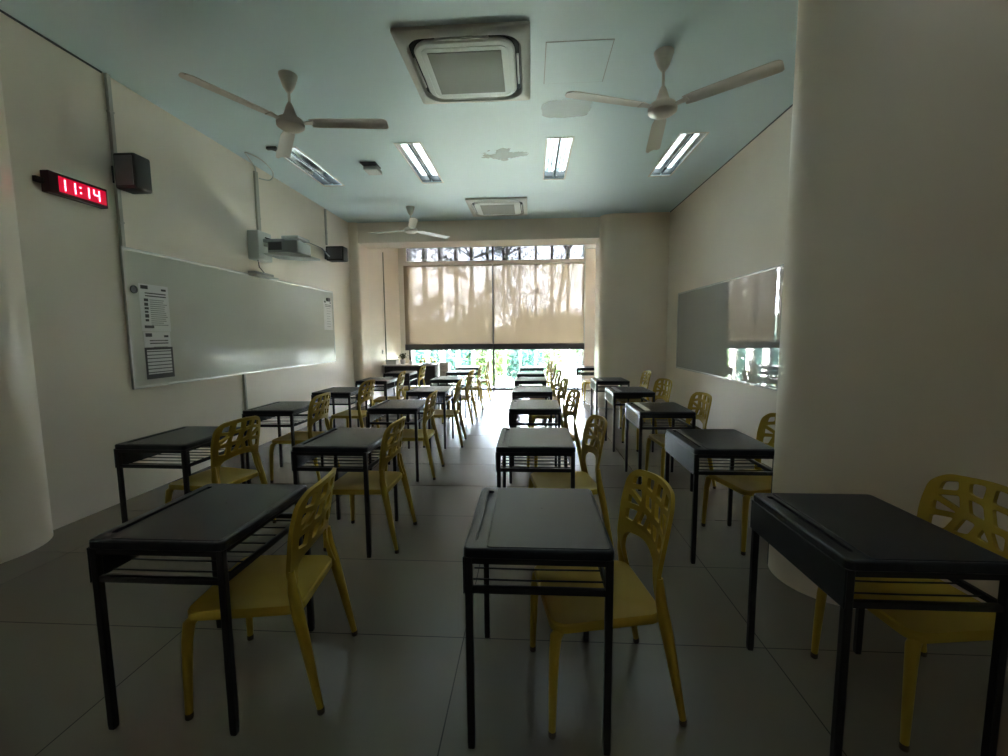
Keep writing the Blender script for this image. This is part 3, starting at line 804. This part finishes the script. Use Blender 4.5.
def cassette(label, x, y):
    t = empty('air_conditioner', label, 'air conditioner', (x, y, CZ), group='ceiling air conditioners')
    bm = bmesh.new()
    # sloped outer frame as a ring
    def ring(h, r, z): return [(px, py, z) for px, py in rrect(-h, h, -h, h, r, 8)]
    L = loft(bm, [ring(.50, .02, 0), ring(.50, .02, -.02), ring(.485, .025, -.03), ring(.435, .15, -.042), ring(.425, .15, -.030), ring(.42, .15, -.006)], cap0=False, cap1=False)
    link('outer_frame', bm, M['ac'], t, True)
    bm = bmesh.new(); prism(bm, rrect(-.43, .43, -.43, .43, .15, 8), -.008, -.001); link('air_slot', bm, M['slot'], t)
    bm = bmesh.new()
    loft(bm, [ring(.375, .12, -.012), ring(.385, .125, -.034), ring(.375, .12, -.046), ring(.335, .06, -.048), ring(.335, .06, -.044), ring(.328, .055, -.044), ring(.328, .055, -.050), ring(.30, .02, -.051)], cap1=True)
    link('centre_panel', bm, M['ac_in'], t, True)
    bm = bmesh.new(); box(bm, -.283, .283, -.283, .283, -.0545, -.0505)
    gr = link('intake_grille', bm, M['grille'], t)
    for (a, b, c, d) in ((-.20, .20, -.412, -.396), (-.20, .20, .396, .412), (-.412, -.396, -.20, .20), (.396, .412, -.20, .20)):
        bm = bmesh.new(); box(bm, a, b, c, d, -.040, -.026, .004); link('air_vane', bm, M['ac'], t)
    return t
M['grille'] = mat('intake_grille', (.22, .215, .17), .6, bump=.4, bscale=120)
cassette('large square ceiling air conditioner nearest the camera', -.50, 3.79)
cassette('ceiling air conditioner further back, close to the window beam', -.55, 7.72)

for (x, y), lab in zip(LAMPS, ('nearest the whiteboard wall, beyond the left fan', 'left of the grey ceiling stain', 'right of the grey ceiling stain', 'nearest the right wall, beyond the right fan', 'added as fill above the front left desk', 'added as fill between the two front left desks', 'added as fill in front of the large air conditioner', 'added as fill above the desk in front of the round pier')):
    t = empty('ceiling_light', f'recessed twin-tube louvred ceiling light {lab}', 'ceiling light', (x, y, CZ), group='louvred ceiling lights')
    w, l = LW/2, LL/2
    bm = bmesh.new()
    for a in ((-w-.008, w+.008, -l-.008, -l+.012), (-w-.008, w+.008, l-.012, l+.008), (-w-.008, -w+.010, -l+.01, l-.01), (w-.010, w+.008, -l+.01, l-.01)):
        box(bm, *a, -.006, .006)
    link('frame', bm, M['white_trim'], t)
    bm = bmesh.new()
    box(bm, -w+.001, w-.001, -l+.001, l-.001, .115, .125)
    link('housing', bm, M['white_trim'], t)
    for s in (-1, 1):
        bm = bmesh.new()
        prof = []
        for k in range(9):
            u = -1+2*k/8; prof.append((s*w/2+u*(w/2-.012), .004+.10*(1-u*u)))
        a = [bm.verts.new((px, -l+.014, pz)) for px, pz in prof]; b = [bm.verts.new((px, l-.014, pz)) for px, pz in prof]
        for k in range(8): bm.faces.new((a[k], a[k+1], b[k+1], b[k]))
        link('reflector', bm, M['reflector'], t, True)
        bm = bmesh.new(); tube(bm, [(s*w/2, -l+.03, .070), (s*w/2, l-.03, .070)], .013, 14); link('tube', bm, M['tube'], t, True)
        bm = bmesh.new()
        xa, xb = s*w/2-w/2+.012, s*w/2+w/2-.012
        cells = []
        for k in range(14):
            ya = -l+.06+k*(LL-.12)/14+.004; yb = ya+(LL-.12)/14-.008
            cells.append([(xa+.002, ya), (xa+.002, yb), (xb-.002, yb), (xb-.002, ya)])
        fill_with_holes(bm, [[(xa, -l+.055), (xb, -l+.055), (xb, l-.055), (xa, l-.055)]]+cells, 0)
        g = bmesh.ops.extrude_face_region(bm, geom=list(bm.faces)); bmesh.ops.translate(bm, vec=(0, 0, .052), verts=[v for v in g['geom'] if isinstance(v, bmesh.types.BMVert)])
        link('louvre', bm, M['louvre'], t)

bm = bmesh.new(); fill_with_holes(bm, [rrect(-.25, .25, -.27, .27, .004, 2)], 0)
g = bmesh.ops.extrude_face_region(bm, geom=list(bm.faces)); bmesh.ops.translate(bm, vec=(0, 0, -.004), verts=[v for v in g['geom'] if isinstance(v, bmesh.types.BMVert)])
o = one('access_panel', bm, M['ceiling'], 'square access hatch in the ceiling beside the large air conditioner', 'hatch', loc=(.375, 3.80, CZ))
bm = bmesh.new()
for a in ((-.256, .256, -.276, -.270), (-.256, .256, .270, .276), (-.256, -.250, -.276, .276), (.250, .256, -.276, .276)): box(bm, *a, -.0015, 0)
link('edge_gap', bm, M['grey'], o)
t = empty('smoke_detector', 'small ceiling sensor box between the first two louvred lights', 'sensor', (-2.05, 5.75, CZ))
bm = bmesh.new(); box(bm, -.10, .10, -.12, .10, -.012, 0, .003); link('base_plate', bm, M['darkgrey'], t)
bm = bmesh.new(); box(bm, -.085, .095, -.05, .16, -.07, -.02, .008); link('housing', bm, M['palegrey'], t)
bm = bmesh.new(); tube(bm, [(0, .02, -.01), (0, .02, -.03)], .03, 12); link('neck', bm, M['grey'], t)
bm = bmesh.new(); box(bm, -.06, .06, -.02, .02, -.03, 0, .004)
o = one('ceiling_bracket', bm, M['darkgrey'], 'tiny dark bracket on the ceiling beside the left fan blade', 'bracket', loc=(-2.99, 5.12, CZ))
bm = bmesh.new(); tube(bm, [(0, 0, -.03), (.05, 0, -.045)], .006, 8); link('hook', bm, M['darkgrey'], o)

# ------------------------------------------------------------------ light
w = bpy.data.worlds.new('World'); S.world = w; w.use_nodes = True
nt = w.node_tree; bg = nt.nodes['Background']
tc = nt.nodes.new('ShaderNodeTexCoord'); sp = nt.nodes.new('ShaderNodeSeparateXYZ'); nt.links.new(tc.outputs['Generated'], sp.inputs[0])
n = nt.nodes.new('ShaderNodeTexNoise'); n.inputs['Scale'].default_value = 3.5; n.inputs['Detail'].default_value = 5; nt.links.new(tc.outputs['Generated'], n.inputs['Vector'])
rp = nt.nodes.new('ShaderNodeValToRGB'); rp.color_ramp.elements[0].position = .35; rp.color_ramp.elements[1].position = .62
rp.color_ramp.elements[0].color = (.74, .86, 1, 1); rp.color_ramp.elements[1].color = (1, 1, 1, 1)
nt.links.new(n.outputs['Fac'], rp.inputs['Fac']); nt.links.new(rp.outputs['Color'], bg.inputs['Color'])
bg.inputs['Strength'].default_value = 45.0
# daylight portals in the window openings (sampling guides only, they add no light)
def portal(x0, x1, z0, z1):
    L = bpy.data.lights.new('window_portal', 'AREA'); L.shape = 'RECTANGLE'; L.size = x1-x0; L.size_y = z1-z0
    try: L.cycles.is_portal = True
    except Exception: pass
    o = bpy.data.objects.new('window_portal', L); COL.objects.link(o)
    o.location = ((x0+x1)/2, YW+.10, (z0+z1)/2); o.rotation_euler = (R(-90), 0, 0)
portal(WX0, WX1, .03, 3.64)

# ------------------------------------------------------------------ camera
yaw, pitch, roll, H, fpx = PARAMS if 'PARAMS' in globals() else (-6.13672821e-02, -9.91292380e-02, -8.19425589e-03, 1.41378381, 435.941312)
F = Vector((math.sin(yaw)*math.cos(pitch), math.cos(yaw)*math.cos(pitch), math.sin(pitch)))
Rt = Vector((math.cos(yaw), -math.sin(yaw), 0)); U = Rt.cross(F)
c, s = math.cos(roll), math.sin(roll)
R2 = c*Rt+s*U; U2 = c*U-s*Rt
cd = bpy.data.cameras.new('Camera'); cam = bpy.data.objects.new('Camera', cd); COL.objects.link(cam)
cam.matrix_world = Matrix(((R2.x, U2.x, -F.x, 0), (R2.y, U2.y, -F.y, 0), (R2.z, U2.z, -F.z, H), (0, 0, 0, 1)))
cd.sensor_fit = 'HORIZONTAL'; cd.sensor_width = 36; cd.lens = fpx*36/1008; cd.clip_start = .05; cd.clip_end = 300
S.camera = cam

S.view_settings.view_transform = 'Standard'; S.view_settings.look = 'None'
S.view_settings.gamma = 1; S.view_settings.use_curve_mapping = False
S.view_settings.exposure = 1.6
S.cycles.max_bounces = 12; S.cycles.diffuse_bounces = 8; S.cycles.glossy_bounces = 4; S.cycles.transparent_max_bounces = 16
S.cycles.use_denoising = True
S.cycles.sample_clamp_indirect = 20
